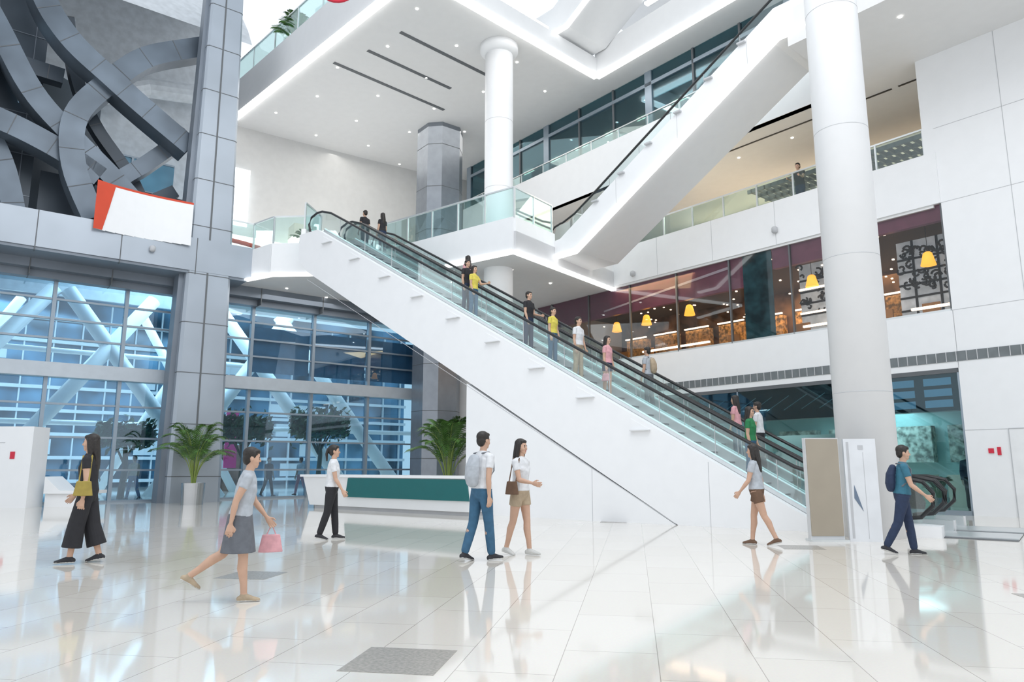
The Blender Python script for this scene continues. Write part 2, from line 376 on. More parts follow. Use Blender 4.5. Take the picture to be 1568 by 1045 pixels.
# ---------------------------------------------------------------- curtain wall
def curtain():
    b=B(G)
    ks=[-9.8,-7.5,-5.2,-2.9,-.6,1.7,3.9,6.4,9.05,11.7,14.4]
    for k in ks: b.box(k-.06,k+.06,-.15,.1,0,8.0,ALU)
    for z in (.0,1.1,2.25,3.4,5.7,6.4,7.1): b.box(-14,14.4,-.08,.06,z,z+.07,ALU)
    b.box(-14,14.4,-.35,.15,4.35,4.85,BEAM)
    b.box(-14,14.4,0,.015,0,8.0,GT)
    bl=M('roller_blind',(.22,.29,.36),.6,var=.1)
    for k0,k1 in ((6.5,8.95),(9.15,11.6),(11.8,14.3)): b.box(k0,k1,.12,.14,5.1,7.0,bl)
    b.done('window_5')
    b=B(G); wp=M('white_exterior_steel',(.9,.92,.93),.4); 
    for k,s in ((-8,1),(-3.5,1),(.5,1),(4,-1),(7,1),(10.5,-1),(13.5,-1)):
        b.tube([G(k-3.0*s,5,-.2),G(k+3.5*s,7,9)],.32,wp,12)
    for k,s in ((-6,1),(2.5,1),(9,-1)):
        b.tube([G(k,9,-.2),G(k+5*s,10,9)],.22,wp,10)
    for z in (3.2,6.4): b.tube([G(-14,8,z),G(20,8,z)],.12,wp,8)
    b.done('exterior_steel_truss',True)
    b=B(G); bl=M('facade_blue_glass',(.09,.19,.28),.1,.3,var=.7,scale=.4); fl=M('facade_white_slab',(.74,.79,.83),.5)
    b.box(-30,26,22,30,0,12,bl)
    for i in range(8): b.box(-30,26,21.7,22,1.4*i+.3,1.4*i+.5,fl)
    for i in range(38): b.box(-30+1.5*i,-29.92+1.5*i,21.8,22,0,11.5,fl)
    for i in range(34): 
        k=random.uniform(-20,20); z=1.4*random.randint(0,6)+.6; b.box(k,k+1.4,21.9,22,z,z+.9,fl)
    b.done('exterior_building')
    b=B(G)
    b.box(-6,-1,11,14,0,2.6,M('kiosk_brown',(.2,.12,.09),.6,var=.4)); b.box(6,9.5,10,13,0,2.4,M('kiosk_brown',(.2,.12,.09))); b.box(8,8.6,8,8.1,1.2,4.0,M('pink_banner',(.75,.06,.28),.5)); b.done('exterior_kiosk')
curtain()
def tree(x,y,h):
    b=B(); tk=M('tree_bark',(.12,.08,.05),.8); lf=M('tree_leaf',(.045,.11,.04),.6,var=.5,scale=2)
    b.tube([(x,y,0),(x+.1,y,h*.4),(x,y,h*.7)],[.14,.1,.05],tk)
    for i in range(6):
        a=i*1.05; b.tube([(x,y,h*.4),(x+math.cos(a)*h*.2,y+math.sin(a)*h*.2,h*.75)],[.05,.02],tk,5)
    for i in range(1400):
        a=random.uniform(0,6.28); u=random.gauss(0,.4); r=h*.3*math.sqrt(random.random()); 
        c=Vector((x+r*math.cos(a),y+r*math.sin(a),h*.7+u*h*.16)); n=Vector((random.gauss(0,1),random.gauss(0,1),random.gauss(0,1))).normalized(); t=n.orthogonal().normalized()*.16; s=n.cross(t)*.5
        b.add([c-t,c+s,c+t,c-s],[[0,1,2,3]],lf)
    b.done('exterior_tree',recalc=False)
for k,p,h in ((7.3,3.2,4.2),(10.8,3.0,4.6),(2.6,3.0,3.6)):
    c=G(k,p); tree(c.x,c.y,h)
# dark steel lattice above
def lattice():
    b=B(G)
    def band(pts,w,p0=-.6,p1=.2,mat=LATT):
        pp=[]
        n=len(pts)
        for i in range(n-1):
            P0=Vector(pts[max(i-1,0)]);P1=Vector(pts[i]);P2=Vector(pts[i+1]);P3=Vector(pts[min(i+2,n-1)])
            for j in range(6):
                t=j/6; pp.append(.5*((2*P1)+(P2-P0)*t+(2*P0-5*P1+4*P2-P3)*t*t+(3*P1-P0-3*P2+P3)*t**3))
        pp.append(Vector(pts[-1]))
        for i in range(len(pp)-1):
            q=[]
            for j in (i,i+1):
                t=(pp[min(j+1,len(pp)-1)]-pp[max(j-1,0)]).normalized(); nn=Vector((-t.y,t.x))*w/2
                q.append((pp[j]+nn,pp[j]-nn))
            a,c=q[0];a2,c2=q[1]
            vs=[G(v.x,p,v.y) for p in (p0,p1) for v in (a,a2,c2,c)]
            b.add(vs,[[0,1,2,3],[7,6,5,4],[0,4,5,1],[3,2,6,7]],mat)
            if i%4==0: b.add([G(v.x,p0-.01,v.y) for v in (a,a+(a2-a)*.08,c+(c2-c)*.08,c)],[[0,1,2,3]],SEAMD)
    band([(-2.6,20.5),(-2.1,18.2),(-1.1,16.7),(.37,15.6),(1.7,14.7),(3.3,13.7)],.8,-.9,.1)
    band([(4.2,18.6),(3.1,18.0),(1.5,17.0),(.37,15.6),(-.6,13.9),(-.5,12.0),(.3,10.2)],.8)
    band([(-5,19.5),(-3.3,16.8),(-2.0,14.6),(-.6,13.2),(.9,11.9),(2.6,10.2)],.75,-.3,.6)
    band([(-6,13.6),(-3.2,13.3),(-1.2,12.7),(.4,11.9)],.8,-.3,.6)
    band([(3.4,14.6),(2.0,13.0),(1.0,11.9),(.5,10.3)],.6,.0,.8)
    band([(-6,16.5),(-3.8,14),(-2.6,12),(-2,10)],.7,.4,1.0)
    band([(-1.1,18.5),(-.6,16.2),(.2,14.4),(1.6,12.6),(2.4,11)],.45,.9,1.4,CLADD)
    band([(-7,19),(-5,17.2),(-3,16.2),(-1,16)],.6,.9,1.4,CLADD)
    band([(3.2,12.3),(1.8,11.2),(.6,9.9)],.5,.6,1.2,CLADD)
    band([(-4.2,21),(-3.6,17.8),(-3.5,14.6),(-3.9,11)],.75,.2,.9,LATT)
    b.done('steel_lattice')
    b=B(G)
    b.box(-14,-1.6,1.6,1.8,9.1,26,CLADD); b.box(-1.7,3.9,1.8,2.0,9.1,12.4,CLADD)
    b.prism([(-1.6,1.6),(.6,3.2),(.6,3.4),(-1.6,1.8)],9.1,16.5,CLADD,world=False)
    for i in range(9): b.box(-14,-1.6,1.58,1.6,9.6+1.6*i,9.63+1.6*i,CLADM)
    for i in range(7): b.box(-14+2*i,-13.97+2*i,1.58,1.6,9.6,24,CLADM)
    b.done('wall_left')
    b=B(G); rf=M('pale_vault',(.54,.57,.60),.5,var=.08)
    N=14
    for i in range(N):
        a0=math.pi/2*i/N; a1=math.pi/2*(i+1)/N
        p0,z0=9-10*math.sin(a0),12+13*math.cos(a0); p1,z1=9-10*math.sin(a1),12+13*math.cos(a1)
        if z0<21: continue
        b.add([G(-14,p0,z0),G(6,p0,z0),G(6,p1,z1),G(-14,p1,z1)],[[0,1,2,3]],rf)
    b.box(-14,6,9,9.2,9.1,25,rf)
    b.tube([G(-2,6,14),G(0,7,18),G(3,8,20),G(6,8,20.5)],.5,rf,12)
    b.done('ceiling_vault')
    b=B(G)
    for i in range(7): b.box(-8+1.7*i,-7.9+1.7*i,5,5.1,9.1,15,ALU)
    for z in (10.5,12,13.5,15): b.box(-8,4,5,5.1,z,z+.08,ALU)
    b.box(-8,4,5.05,5.08,9.1,15,M('blue_tinted_pane',(.12,.28,.40),.15,var=.4,scale=.5)); b.done('window_6')
    b=B(G)
    for i in range(3):
        k=-4.6+.75*i
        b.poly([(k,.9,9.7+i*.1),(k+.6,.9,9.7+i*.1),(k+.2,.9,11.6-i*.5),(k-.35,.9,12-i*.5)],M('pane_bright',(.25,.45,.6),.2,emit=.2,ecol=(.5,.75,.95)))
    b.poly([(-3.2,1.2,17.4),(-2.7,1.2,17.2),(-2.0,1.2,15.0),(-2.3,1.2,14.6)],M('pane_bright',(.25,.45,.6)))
    b.done('window_7')
    b=B(G); N=10
    def P(t,z): return G(.15+3.1*t,-2.3+.15*math.sin(t*3.1),z)
    zt=lambda t:10.95-.1*t
    for i in range(N):
        t0=i/N;t1=(i+1)/N
        b.add([P(t0,9.3),P(t1,9.28),P(t1,zt(t1)),P(t0,zt(t0))],[[0,1,2,3]],WHITE)
        b.add([P(t0,zt(t0)),P(t1,zt(t1)),P(t1,zt(t1)+.08),P(t0,zt(t0)+.08)],[[0,1,2,3]],ORANGE)
    q=lambda t,z:P(t,z)+(G(0,-.02)-G(0,0))
    b.add([q(-.02,9.3),q(.07,9.3),q(.12,10.1),q(.17,11.0),q(-.02,11.05)],[[0,1,2,3,4]],ORANGE)
    b.done('promotional_banner')
    b=B(); pts=[G(4.8+.5*i,1.2+.25*math.sin(i),0)+Vector((0,0,11.0-.02*i*i)) for i in range(6)]
    b.tube(pts,.1,ORANGE,8); b.tube([p-Vector((0,0,.5)) for p in pts],[.4]*6,M('dark_red_canopy',(.2,.04,.03),.6),10,flat=.3); b.done('gallery_canopy',True)
lattice()
# ---------------------------------------------------------------- escalators
def escalator(fr,z0,rise,s0,width,lanes,deck,bottom,solid=None,tail=1.9,head=1.0):
    run=rise/.577; s1=s0+run
    b=B(fr)
    top=[(s0-tail,z0),(s0-tail,z0+.20),(s0-.2,z0+.24),(s0,z0+deck),(s1,z0+rise+deck),(s1+head,z0+rise+deck)]
    bot=[(s1+head,z0+rise-.65)]+bottom
    cuts=[]; prev=0
    for (a,c) in lanes: cuts.append((prev,a)); prev=c
    cuts.append((prev,width))
    for a,c in cuts: b.prof(top+bot,a,c,WHITE)
    core=[(s0-tail,z0),(s0-tail,z0+.02),(s0,z0+.02),(s1,z0+rise-.02),(s1+head,z0+rise-.02)]+bot
    for a,c in lanes: b.prof(core,a,c,WHITE)
    if solid: b.prof(solid,0,width,WHITE)
    SE=M('step_edge',(.10,.11,.12),.5); SKT=M('skirt_glow',(.55,.75,.78),.4,emit=.25,ecol=(.7,.95,1))  # added glow strips imitate the pale teal streaks along the balustrade
    for a,c in lanes:
        n=int(run/.4)
        for i in range(n):
            s=s0+i*run/n; z=z0+rise*(i+1)/n
            b.box(s,s+run/n+.02,a+.12,c-.12,z-.24,z-.03,STEP)
            b.box(s-.01,s+.02,a+.12,c-.12,z-.06,z-.025,SE)
        for w in (a,c-.12): b.prof([(s0-tail,z0),(s0-tail,z0+.22),(s0-.2,z0+.26),(s1,z0+rise+.30),(s1+head,z0+rise+.30),(s1+head,z0+rise),(s1,z0+rise),(s0,z0)],w,w+.12,STEEL)
        b.box(s0-tail-1.1,s0-.0,a+.1,c-.1,z0-.0,z0+.03,STEEL); b.box(s1,s1+head,a+.12,c-.12,z0+rise-.02,z0+rise+.01,STEEL)
        for w in (a+.02,c-.02):
            tl=tail-1.9
            b.prof([(s0-1.55-tl,z0+.2),(s0-1.65-tl,z0+.6),(s0-1.5-tl,z0+.98),(s0,z0+1.02),(s1,z0+rise+1.02),(s1+head-.35,z0+rise+.98),(s1+head-.2,z0+rise+.6),(s1+head-.35,z0+rise+.24),(s1,z0+rise+.24),(s0,z0+.2)],w-.006,w+.006,GB)
            pts=[(s0-1.2-tl,.3),(s0-1.55-tl,.34),(s0-1.76-tl,.55),(s0-1.78-tl,.78),(s0-1.62-tl,.98),(s0-1.3-tl,1.05),(s0-.3,1.05),(s0+.3,1.05+.173+.03)]
            P=[fr(a_,w,z0+z_) for a_,z_ in pts]
            m=12
            for i in range(1,m): t=.3+(run-.6)*i/m; P.append(fr(s0+t,w,z0+.577*t+1.06))
            e=[(s1-.3,1.03-.15),(s1+.2,1.05),(s1+head-.5,1.05),(s1+head-.2,.95),(s1+head-.08,.72),(s1+head-.16,.45),(s1+head-.4,.32)]
            P+=[fr(a_,w,z0+rise+z_) for a_,z_ in e]
            b.tube(P,.040,BLACK,8)
            b.prof([(s0,z0+.27),(s0,z0+.35),(s1,z0+rise+.35),(s1,z0+rise+.27)],w-.05,w+.05,STEEL)
            b.prof([(s0,z0+.36),(s0,z0+.39),(s1,z0+rise+.39),(s1,z0+rise+.36)],w-.02,w+.02,SKT)
            g=1.3; k=int(run/g)
            for i in range(k):
                t=g*(i+.5); b.prof([(s0+t,z0+.577*t+.3),(s0+t+.012,z0+.577*t+.3),(s0+t+.012,z0+.577*t+1.02),(s0+t,z0+.577*t+1.02)],w-.008,w+.008,SEAM)
    return b
b=escalator(E,0,9.1,-.0,3.6,[(.3,1.7),(1.9,3.3)],.26,[(16.2,7.9),(2.75,0)],solid=[(2.8,0),(8.87,0),(8.87,3.52)],tail=2.25)
pp=lambda s:.577*s-1.6
b.prof([(2.8,pp(2.8)),(2.8,pp(2.8)+.016),(16.2,pp(16.2)-.1),(16.2,pp(16.2)-.116)],-.004,.0,SEAM)
for s in (4.9,2.8): b.box(s,s+.012,-.004,0,0,max(.05,pp(s)),SEAM)
b.box(2.0,2.012,-.004,0,0,.577*2+.2,SEAM)
LS=M('ledge_grey',(.68,.69,.70),.5)
for i in range(9):
    s=3.6+1.45*i; z=.577*s+.26
    b.prof([(s-.26,z-.27),(s+.24,z-.27),(s+.24,z-.245),(s-.26,z-.25)],-.08,0,LS)
    b.prof([(s-.26,z-.25),(s+.24,z-.245),(s+.24,z+.02)],-.012,0,WHITE)
b.done('escalator')
b=escalator(E2,9.1,4.9,.4,2.4,[(.45,1.85)],.26,[(8.75,13.3),(1.1,8.75),(-.6,8.75)],tail=1.0,head=1.2)
b.prof([(-.6,8.68),(1.1,8.68),(8.95,13.28),(10.1,13.28),(10.1,13.38),(8.9,13.38),(1.05,8.78),(-.6,8.78)],-.04,.14,STRIP)
for i in range(6): 
    s=2+1.15*i; z=9.1+.577*(s-.4)+.3; b.box(s,s+.25,-.12,0,z-.05,z,SEAM)
for s in (3,5.5,8): b.prof([(s,9.1+.577*(s-.4)-.6),(s+.012,9.1+.577*(s-.4)-.6),(s+.012,9.1+.577*(s-.4)+.25),(s,9.1+.577*(s-.4)+.25)],-.003,0,SEAM)
b.done('escalator')
b=B(E); b.box(-3.35,-2.25,.2,3.5,0,.012,M('grey_entry_mat',(.13,.14,.15),.7,var=.15)); b.done('entry_mat')
# ---------------------------------------------------------------- desk, kiosk etc
b=B(E)
def taper(b,s0,s1,w0,w1,z0,z1,ins,mat):
    vs=[b.fr(s,w,z0) for s,w in ((s0,w0+ins),(s1-ins,w0+ins),(s1-ins,w1),(s0,w1))]+[b.fr(s,w,z1) for s,w in ((s0,w0),(s1,w0),(s1,w1),(s0,w1))]
    b.add(vs,[[3,2,1,0],[4,5,6,7],[0,1,5,4],[1,2,6,5],[2,3,7,6],[3,0,4,7]],mat)
taper(b,8.15,14.9,-.75,-.02,.10,.95,.16,WHITE)
b.box(8.2,14.6,-.5,-.02,0,.1,SEAM)
b.box(8.15,15.0,-.8,-.02,.95,1.02,WHITE)
b.add([b.fr(8.17,-.79,.93),b.fr(12.75,-.79,.93),b.fr(12.95,-.70,.38),b.fr(8.17,-.70,.38),b.fr(8.17,-.74,.93),b.fr(12.75,-.74,.93),b.fr(12.95,-.6,.38),b.fr(8.17,-.6,.38)],[[0,1,2,3],[0,4,5,1],[3,2,6,7],[1,5,6,2],[0,3,7,4]],GREEN)
b.done('reception_desk')
b=B()
b.box(5.10,5.68,12.80,12.92,.03,1.75,M('sign_frame',(.62,.63,.64),.4)); b.box(5.115,5.665,12.785,12.80,.09,1.73,TAN); b.box(5.08,5.72,12.7,13.0,0,.03,STEEL)
b.done('information_totem')
b=B()
b.prism([(5.76,12.78),(6.26,12.66),(6.29,12.78),(5.79,12.90)],0,1.73,M('totem_white',(.72,.74,.77),.4))
b.prism([(5.80,12.768),(5.84,12.758),(5.842,12.763),(5.802,12.773)],.05,1.68,SEAM)
b.add([(5.87,12.748,.72),(6.0,12.716,.50),(5.88,12.745,.95)],[[0,1,2]],M('logo_grey',(.15,.2,.28),.5))
b.prism([(6.05,12.708),(6.058,12.706),(6.06,12.71),(6.052,12.712)],.05,1.5,SEAM)
b.prism([(5.98,12.72),(6.06,12.70),(6.062,12.706),(5.982,12.726)],1.55,1.62,SEAM)
b.done('directory_totem')
b=B()
b.box(-19,-14.95,22.9,23.7,0,2.5,WHITE); b.box(-15.6,-15.46,22.88,22.9,1.5,1.72,RED)
b.box(-19,-15.8,22.88,22.9,2.0,2.012,SEAM); b.box(-16.1,-16.09,22.88,22.9,0,2.5,SEAM)
b.done('service_pod')
b=B(); b.prism([(-14.7,23.4),(-13.5,23.4),(-13.6,24.1),(-14.7,24.1)],0,.42,WHITE)
b.box(-14.7,-13.2,23.3,24.2,.42,.52,WHITE); b.add([(-14.7,23.3,.52),(-14.7,24.2,.52),(-14.7,24.2,.95),(-14.7,23.3,.95),(-14.2,23.3,.52),(-14.2,24.2,.52)],[[0,1,2,3],[3,2,5,4],[0,3,4],[1,5,2]],WHITE); b.done('lobby_bench')
b=B(R); b.box(-2.9,-1.0,-.02,0,0,2.2,M('door_white',(.8,.81,.82),.4)); 
for L in (-2.9,-1.95,-1.0): b.box(L-.01,L+.01,-.03,0,0,2.2,SEAM)
b.box(-2.9,-1,-.03,0,2.2,2.22,SEAM); b.box(-1.85,-1.8,-.08,-.02,1.0,1.25,STEEL); b.done('door_1')
b=B(R)
b.box(-.62,-.5,-.03,0,1.6,1.72,RED); b.box(-.78,-.70,-.03,0,1.55,1.75,RED); b.box(-1.75,-1.55,-.04,-.02,1.7,1.78,RED); b.box(-1.75,-1.55,-.04,-.02,1.4,1.48,RED); b.done('fire_safety_sign')
for c,z in ((G(2.0,-2.25),8.95),(R(11.2,-.12),8.8),(R(5,-.12),9.0)):
    b=B(); b.cyl(c.x,c.y,[(.05,z-.12),(.1,z-.08),(.1,z+.06),(.06,z+.1)],SEAM,14); b.done('security_camera',True)
b=B(); cx,cy,cz=-5.3,20.0,15.6
b.tube([(cx+.5*math.cos(a*.3),cy,cz+.4*math.sin(a*.3)) for a in range(21)],.06,RED,8,closed=True); b.tube([(cx,cy,cz+.35),(cx,cy,24)],.01,STEEL,6); b.done('hanging_red_ornament',True)
# ---------------------------------------------------------------- plants
LEAF=M('palm_leaf',(.065,.155,.03),.45,var=.45,scale=4); STEM=M('palm_stem',(.25,.33,.08),.5); SOIL=M('soil',(.05,.035,.025),.9)
def palm(x,y,z,h,spread,pot,n=22,seed=1,name='potted_palm'):
    rn=random.Random(seed); b=B()
    pr,ph=pot
    b.cyl(x,y,[(pr*.92,z),(pr,z+ph),(pr*.94,z+ph),(pr*.92,z+ph-.05)],M('pot_steel',(.5,.51,.52),.25,.9),32)
    b.cyl(x,y,[(pr*.9,z+ph-.08),(pr*.9,z+ph-.06)],SOIL,24)
    for i in range(n):
        a=i*2.4+rn.uniform(-.2,.2); el=rn.uniform(.25,1.0); L=h-ph
        out=spread*(.25+.75*el)*rn.uniform(.85,1.1); top=L*(1.08-.45*el**2)
        pts=[]
        for k in range(13):
            t=k/12; r=out*t**1.6
            zz=top*(1.75*t-.85*t*t*(1+.25*el))
            pts.append(Vector((x+.06*math.cos(a)+math.cos(a)*r,y+.06*math.sin(a)+math.sin(a)*r,z+ph-.05+zz)))
        b.tube(pts,[.018*(1-.8*k/12) for k in range(13)],STEM,5)
        for k in range(4,13):
            for sub in (0,.33,.66):
                if k==12 and sub: continue
                p=pts[k].lerp(pts[min(k+1,12)],sub); t=(pts[min(k+1,12)]-pts[k-1]).normalized()
                side=t.cross(Vector((0,0,1))).normalized(); f=(k-4+sub)/8; ll=L*.24*(1-.55*abs(f-.35)*1.3)
                for sg in (-1,1):
                    d=(side*sg*.75+t*.75+Vector((0,0,-.12))).normalized(); w=t.cross(d).cross(d).normalized()*.018
                    q=p+d*ll*.5; e=p+d*ll+Vector((0,0,-.18*ll))
                    b.add([p,q+w,e,q-w],[[0,1,2,3]],LEAF)
    return b.done(name,recalc=False)
palm(-10.75,25.0,0,3.05,1.25,(.38,.72),22,3)
palm(-1.85,21.4,0,2.95,1.15,(.32,.6),22,8)
c=E(18.6,1.6); palm(c.x,c.y,9.1,1.35,.5,(.25,.75),18,5,'balcony_planter')
c=C(9.5,.5); palm(c.x,c.y,17.9,2.9,.8,(.35,1.2),26,6,'balcony_planter')
c=R(1.2,1.1); palm(c.x,c.y,0,1.1,.5,(.25,.4),16,9,'potted_palm')
# ---------------------------------------------------------------- people
SK=M('skin',(.56,.35,.25),.5,var=.04,scale=8); HB=M('hair_black',(.018,.014,.012),.5,var=.3,scale=40); LIP=M('lips',(.42,.15,.13),.5); EYE=M('eye_dark',(.02,.015,.015),.2)
def cl(n,c): return M('cloth_'+n,c,.8,var=.08,scale=15)
W=cl('white',(.68,.69,.71)); BK=cl('black',(.018,.018,.022)); JE=cl('denim',(.04,.12,.21)); GR=cl('grey',(.13,.14,.16)); YE=cl('yellow',(.66,.56,.10)); GN=cl('green',(.02,.19,.07)); TE=cl('teal',(.035,.15,.22)); PK=cl('pink',(.66,.34,.37)); BE=cl('beige',(.42,.33,.23)); NV=cl('navy',(.02,.035,.08)); BR=cl('brown',(.14,.08,.05)); SH=cl('shoe_dark',(.03,.03,.035)); SW=cl('shoe_white',(.55,.55,.53)); PL=cl('pale_grey',(.42,.45,.49)); MU=cl('mustard',(.34,.26,.06))
V=Vector
def person(name,loc,heading,H=1.7,legs=((25,8),(-18,14)),arms=((-22,12),(24,28)),lean=3,top=W,sleeve=.5,bot='pants',bm_=JE,shoe=SH,hair='short',bag=None,female=False,vox=.0065,look=0,long_top=0,skirt_z=.5,arm_out=6):
    pv=[];pf=[];pm=[];mats=[]
    def mi(m):
        if m not in mats: mats.append(m)
        return mats.index(m)
    def add(vs,fs,m):
        n=len(pv); pv.extend(vs); k=mi(m)
        for f in fs: pf.append([i+n for i in f]); pm.append(k)
    def loft(pts,m,ref=V((1,0,0)),n=20,rnd=True):
        P=[(V(p),a,c) for p,a,c in pts]
        if rnd:
            t=(P[1][0]-P[0][0]).normalized(); r=min(P[0][1],P[0][2]); p,a,c=P[0]
            P=[(p-t*r*.85,a*.35,c*.35),(p-t*r*.5,a*.8,c*.8)]+P
            t=(P[-1][0]-P[-2][0]).normalized(); r=min(P[-1][1],P[-1][2]); p,a,c=P[-1]
            P=P+[(p+t*r*.5,a*.8,c*.8),(p+t*r*.85,a*.35,c*.35)]
        vs=[];L=len(P)
        for i,(p,a,c) in enumerate(P):
            t=(P[min(i+1,L-1)][0]-P[max(i-1,0)][0]).normalized()
            x=(ref-t*ref.dot(t)).normalized(); y=t.cross(x)
            vs+=[p+x*a*math.cos(2*math.pi*j/n)+y*c*math.sin(2*math.pi*j/n) for j in range(n)]
        fs=[[i*n+j,i*n+(j+1)%n,(i+1)*n+(j+1)%n,(i+1)*n+j] for i in range(L-1) for j in range(n)]
        fs+=[list(range(n))[::-1],[(L-1)*n+j for j in range(n)]]
        add(vs,fs,m)
    def ell(c,r,m,f=None,n=16):
        c=V(c); vs=[];k=10
        for i in range(1,k):
            th=math.pi*i/k
            for j in range(n):
                ph=2*math.pi*j/n; vs.append(V((r[0]*math.sin(th)*math.cos(ph),r[1]*math.sin(th)*math.sin(ph),r[2]*math.cos(th))))
        vs+=[V((0,0,r[2])),V((0,0,-r[2]))]
        fs=[[i*n+j,(i+1)*n+j,(i+1)*n+(j+1)%n,i*n+(j+1)%n] for i in range(k-2) for j in range(n)]
        fs+=[[len(vs)-2,j,(j+1)%n] for j in range(n)]+[[len(vs)-1,(k-2)*n+(j+1)%n,(k-2)*n+j] for j in range(n)]
        vs=[(f(c+v) if f else c+v) for v in vs]; add(vs,fs,m)
    rad=math.radians
    hipx=.085; info=[];low=9
    for sgn,(a,bn) in zip((-1,1),legs):
        a=rad(a);bn=rad(bn); kn=V((sgn*hipx*.95,.42*math.sin(a),-.42*math.cos(a)))
        sa=a-bn; an=kn+V((0,.40*math.sin(sa),-.40*math.cos(sa))); ph=.55*sa if abs(sa)>.12 else 0
        fd=V((sgn*.12,math.cos(ph),math.sin(ph))).normalized(); dn=V((0,math.sin(ph),-math.cos(ph)))
        low=min(low,(an-fd*.06+dn*.078).z,(an+fd*.17+dn*.078).z); info.append((sgn,kn,an,fd,dn))
    hz=-low
    le=rad(lean)
    def T(p):
        p=V(p); d=p-V((0,0,.92)); return V((p.x,d.y*math.cos(le)+d.z*math.sin(le),.92+d.z*math.cos(le)-d.y*math.sin(le)))+V((0,0,hz-.90))
    hp=V((0,0,hz))
    for sgn,kn,an,fd,dn in info:
        hip=hp+V((sgn*hipx,0,.0)); K=hp+kn;A=hp+an
        loft([(hip,.080,.086),(hip.lerp(K,.5),.068,.074),(K,.05,.054)],SK if bot!='pants' and bot!='wide' else bm_)
        clf=K.lerp(A,.3)-fd*.012
        loft([(K,.05,.053),(clf,.050,.056),(K.lerp(A,.7),.037,.04),(A,.032,.036)],SK)
        if bot=='pants':
            loft([(hip,.086,.094),(hip.lerp(K,.3),.085,.092),(hip.lerp(K,.7),.070,.075),(K,.063,.067),(K.lerp(A,.5),.060,.064),(K.lerp(A,.93),.051,.055)],bm_)
        if bot=='wide':
            loft([(hip,.088,.098),(K,.098,.105),(K.lerp(A,.7),.118,.122)],bm_,rnd=False)
        if bot=='shorts':
            loft([(hip,.088,.096),(hip.lerp(K,.2),.092,.098),(hip.lerp(K,.45),.088,.094)],bm_,rnd=False)
        m=shoe
        loft([(A-fd*.045+dn*.045,.033,.033),(A+fd*.03+dn*.035,.037,.042),(A+fd*.11+dn*.053,.042,.027),(A+fd*.16+dn*.06,.034,.019)],m)
        loft([(A-fd*.055+dn*.068,.033,.011),(A+fd*.06+dn*.068,.038,.011),(A+fd*.17+dn*.068,.035,.011)],SW)
        loft([(A,.034,.038),(A+dn*.03,.037,.042)],m)
    if bot=='skirt':
        loft([(T((0,0,1.04)),.135,.105),(T((0,0,.92)),.172,.135),(hp+V((0,0,skirt_z-.92)),.21,.19)],bm_,rnd=False)
    else:
        loft([(T((0,0,1.04)),.138,.108),(T((0,0,.93)),.168,.126),(T((0,0,.86)),.145,.112)],bm_)
    cw=.146 if female else .166
    loft([(T((0,0,.94-long_top)),.172,.13),(T((0,0,1.06)),.140 if female else .153,.112),(T((0,.008,1.22)),cw,.120),(T((0,0,1.33)),cw*1.0,.102),(T((0,-.004,1.385)),cw*.80,.082),(T((0,-.008,1.42)),.075,.066),(T((0,-.008,1.435)),.060,.058)],top,rnd=False)
    loft([(T((-cw*.92,-.004,1.358)),.05,.052),(T((-cw*.45,-.006,1.375)),.05,.066),(T((0,-.006,1.385)),.05,.072),(T((cw*.45,-.006,1.375)),.05,.066),(T((cw*.92,-.004,1.358)),.05,.052)],top,ref=V((0,0,1)))
    if female: 
        for s in(-1,1): ell((s*.058,.070,1.245),(.066,.048,.062),top,T)
    hd=-.018
    loft([(T((0,-.01,1.39)),.052,.052),(T((0,.0,1.45)),.046,.048),(T((0,.008,1.52)),.046,.05)],SK)
    lk=rad(look)
    def Hd(p):
        p=V(p); q=V((p.x*math.cos(lk)-p.y*math.sin(lk),p.x*math.sin(lk)+p.y*math.cos(lk),p.z+hd)); return T(q)
    ell((0,-.008,1.622),(.072,.088,.088),SK,Hd); ell((0,.022,1.585),(.064,.066,.075),SK,Hd); ell((0,.034,1.535),(.048,.05,.045),SK,Hd); ell((0,.06,1.508),(.022,.022,.018),SK,Hd)
    loft([(Hd((0,.084,1.602)),.008,.009),(Hd((0,.094,1.583)),.010,.010),(Hd((0,.097,1.572)),.013,.010)],SK)
    ell((0,.080,1.541),(.020,.0085,.004),LIP,Hd); ell((0,.079,1.534),(.016,.0085,.0045),LIP,Hd)
    for s in(-1,1):
        ell((s*.028,.0805,1.598),(.011,.006,.0045),EYE,Hd); ell((s*.029,.080,1.618),(.016,.007,.003),HB,Hd)
        ell((s*.034,.060,1.566),(.022,.02,.024),SK,Hd); ell((s*.073,.0,1.588),(.010,.018,.029),SK,Hd)
    ell((0,-.022,1.645),(.080,.094,.082),HB,Hd); ell((0,-.048,1.595),(.073,.058,.085),HB,Hd)
    ell((0,.028,1.676),(.066,.052,.034),HB,Hd)
    for s in(-1,1): ell((s*.069,.008,1.635),(.011,.030,.038),HB,Hd)
    if hair=='long':
        loft([(Hd((0,-.05,1.62)),.079,.062),(Hd((0,-.07,1.52)),.082,.05),(Hd((0,-.088,1.42)),.085,.038),(Hd((0,-.10,1.30)),.075,.026),(Hd((0,-.105,1.24)),.05,.015)],HB)
        for s in(-1,1): loft([(Hd((s*.070,-.0,1.64)),.016,.035),(Hd((s*.078,-.01,1.54)),.015,.035),(Hd((s*.078,-.02,1.43)),.016,.03)],HB)
    if hair=='pony': ell((0,-.1,1.64),(.035,.03,.04),HB,Hd); loft([(Hd((0,-.12,1.63)),.028,.028),(Hd((0,-.14,1.54)),.03,.026),(Hd((0,-.125,1.42)),.014,.014)],HB)
    if hair=='bun': ell((0,-.06,1.73),(.04,.04,.035),HB,Hd)
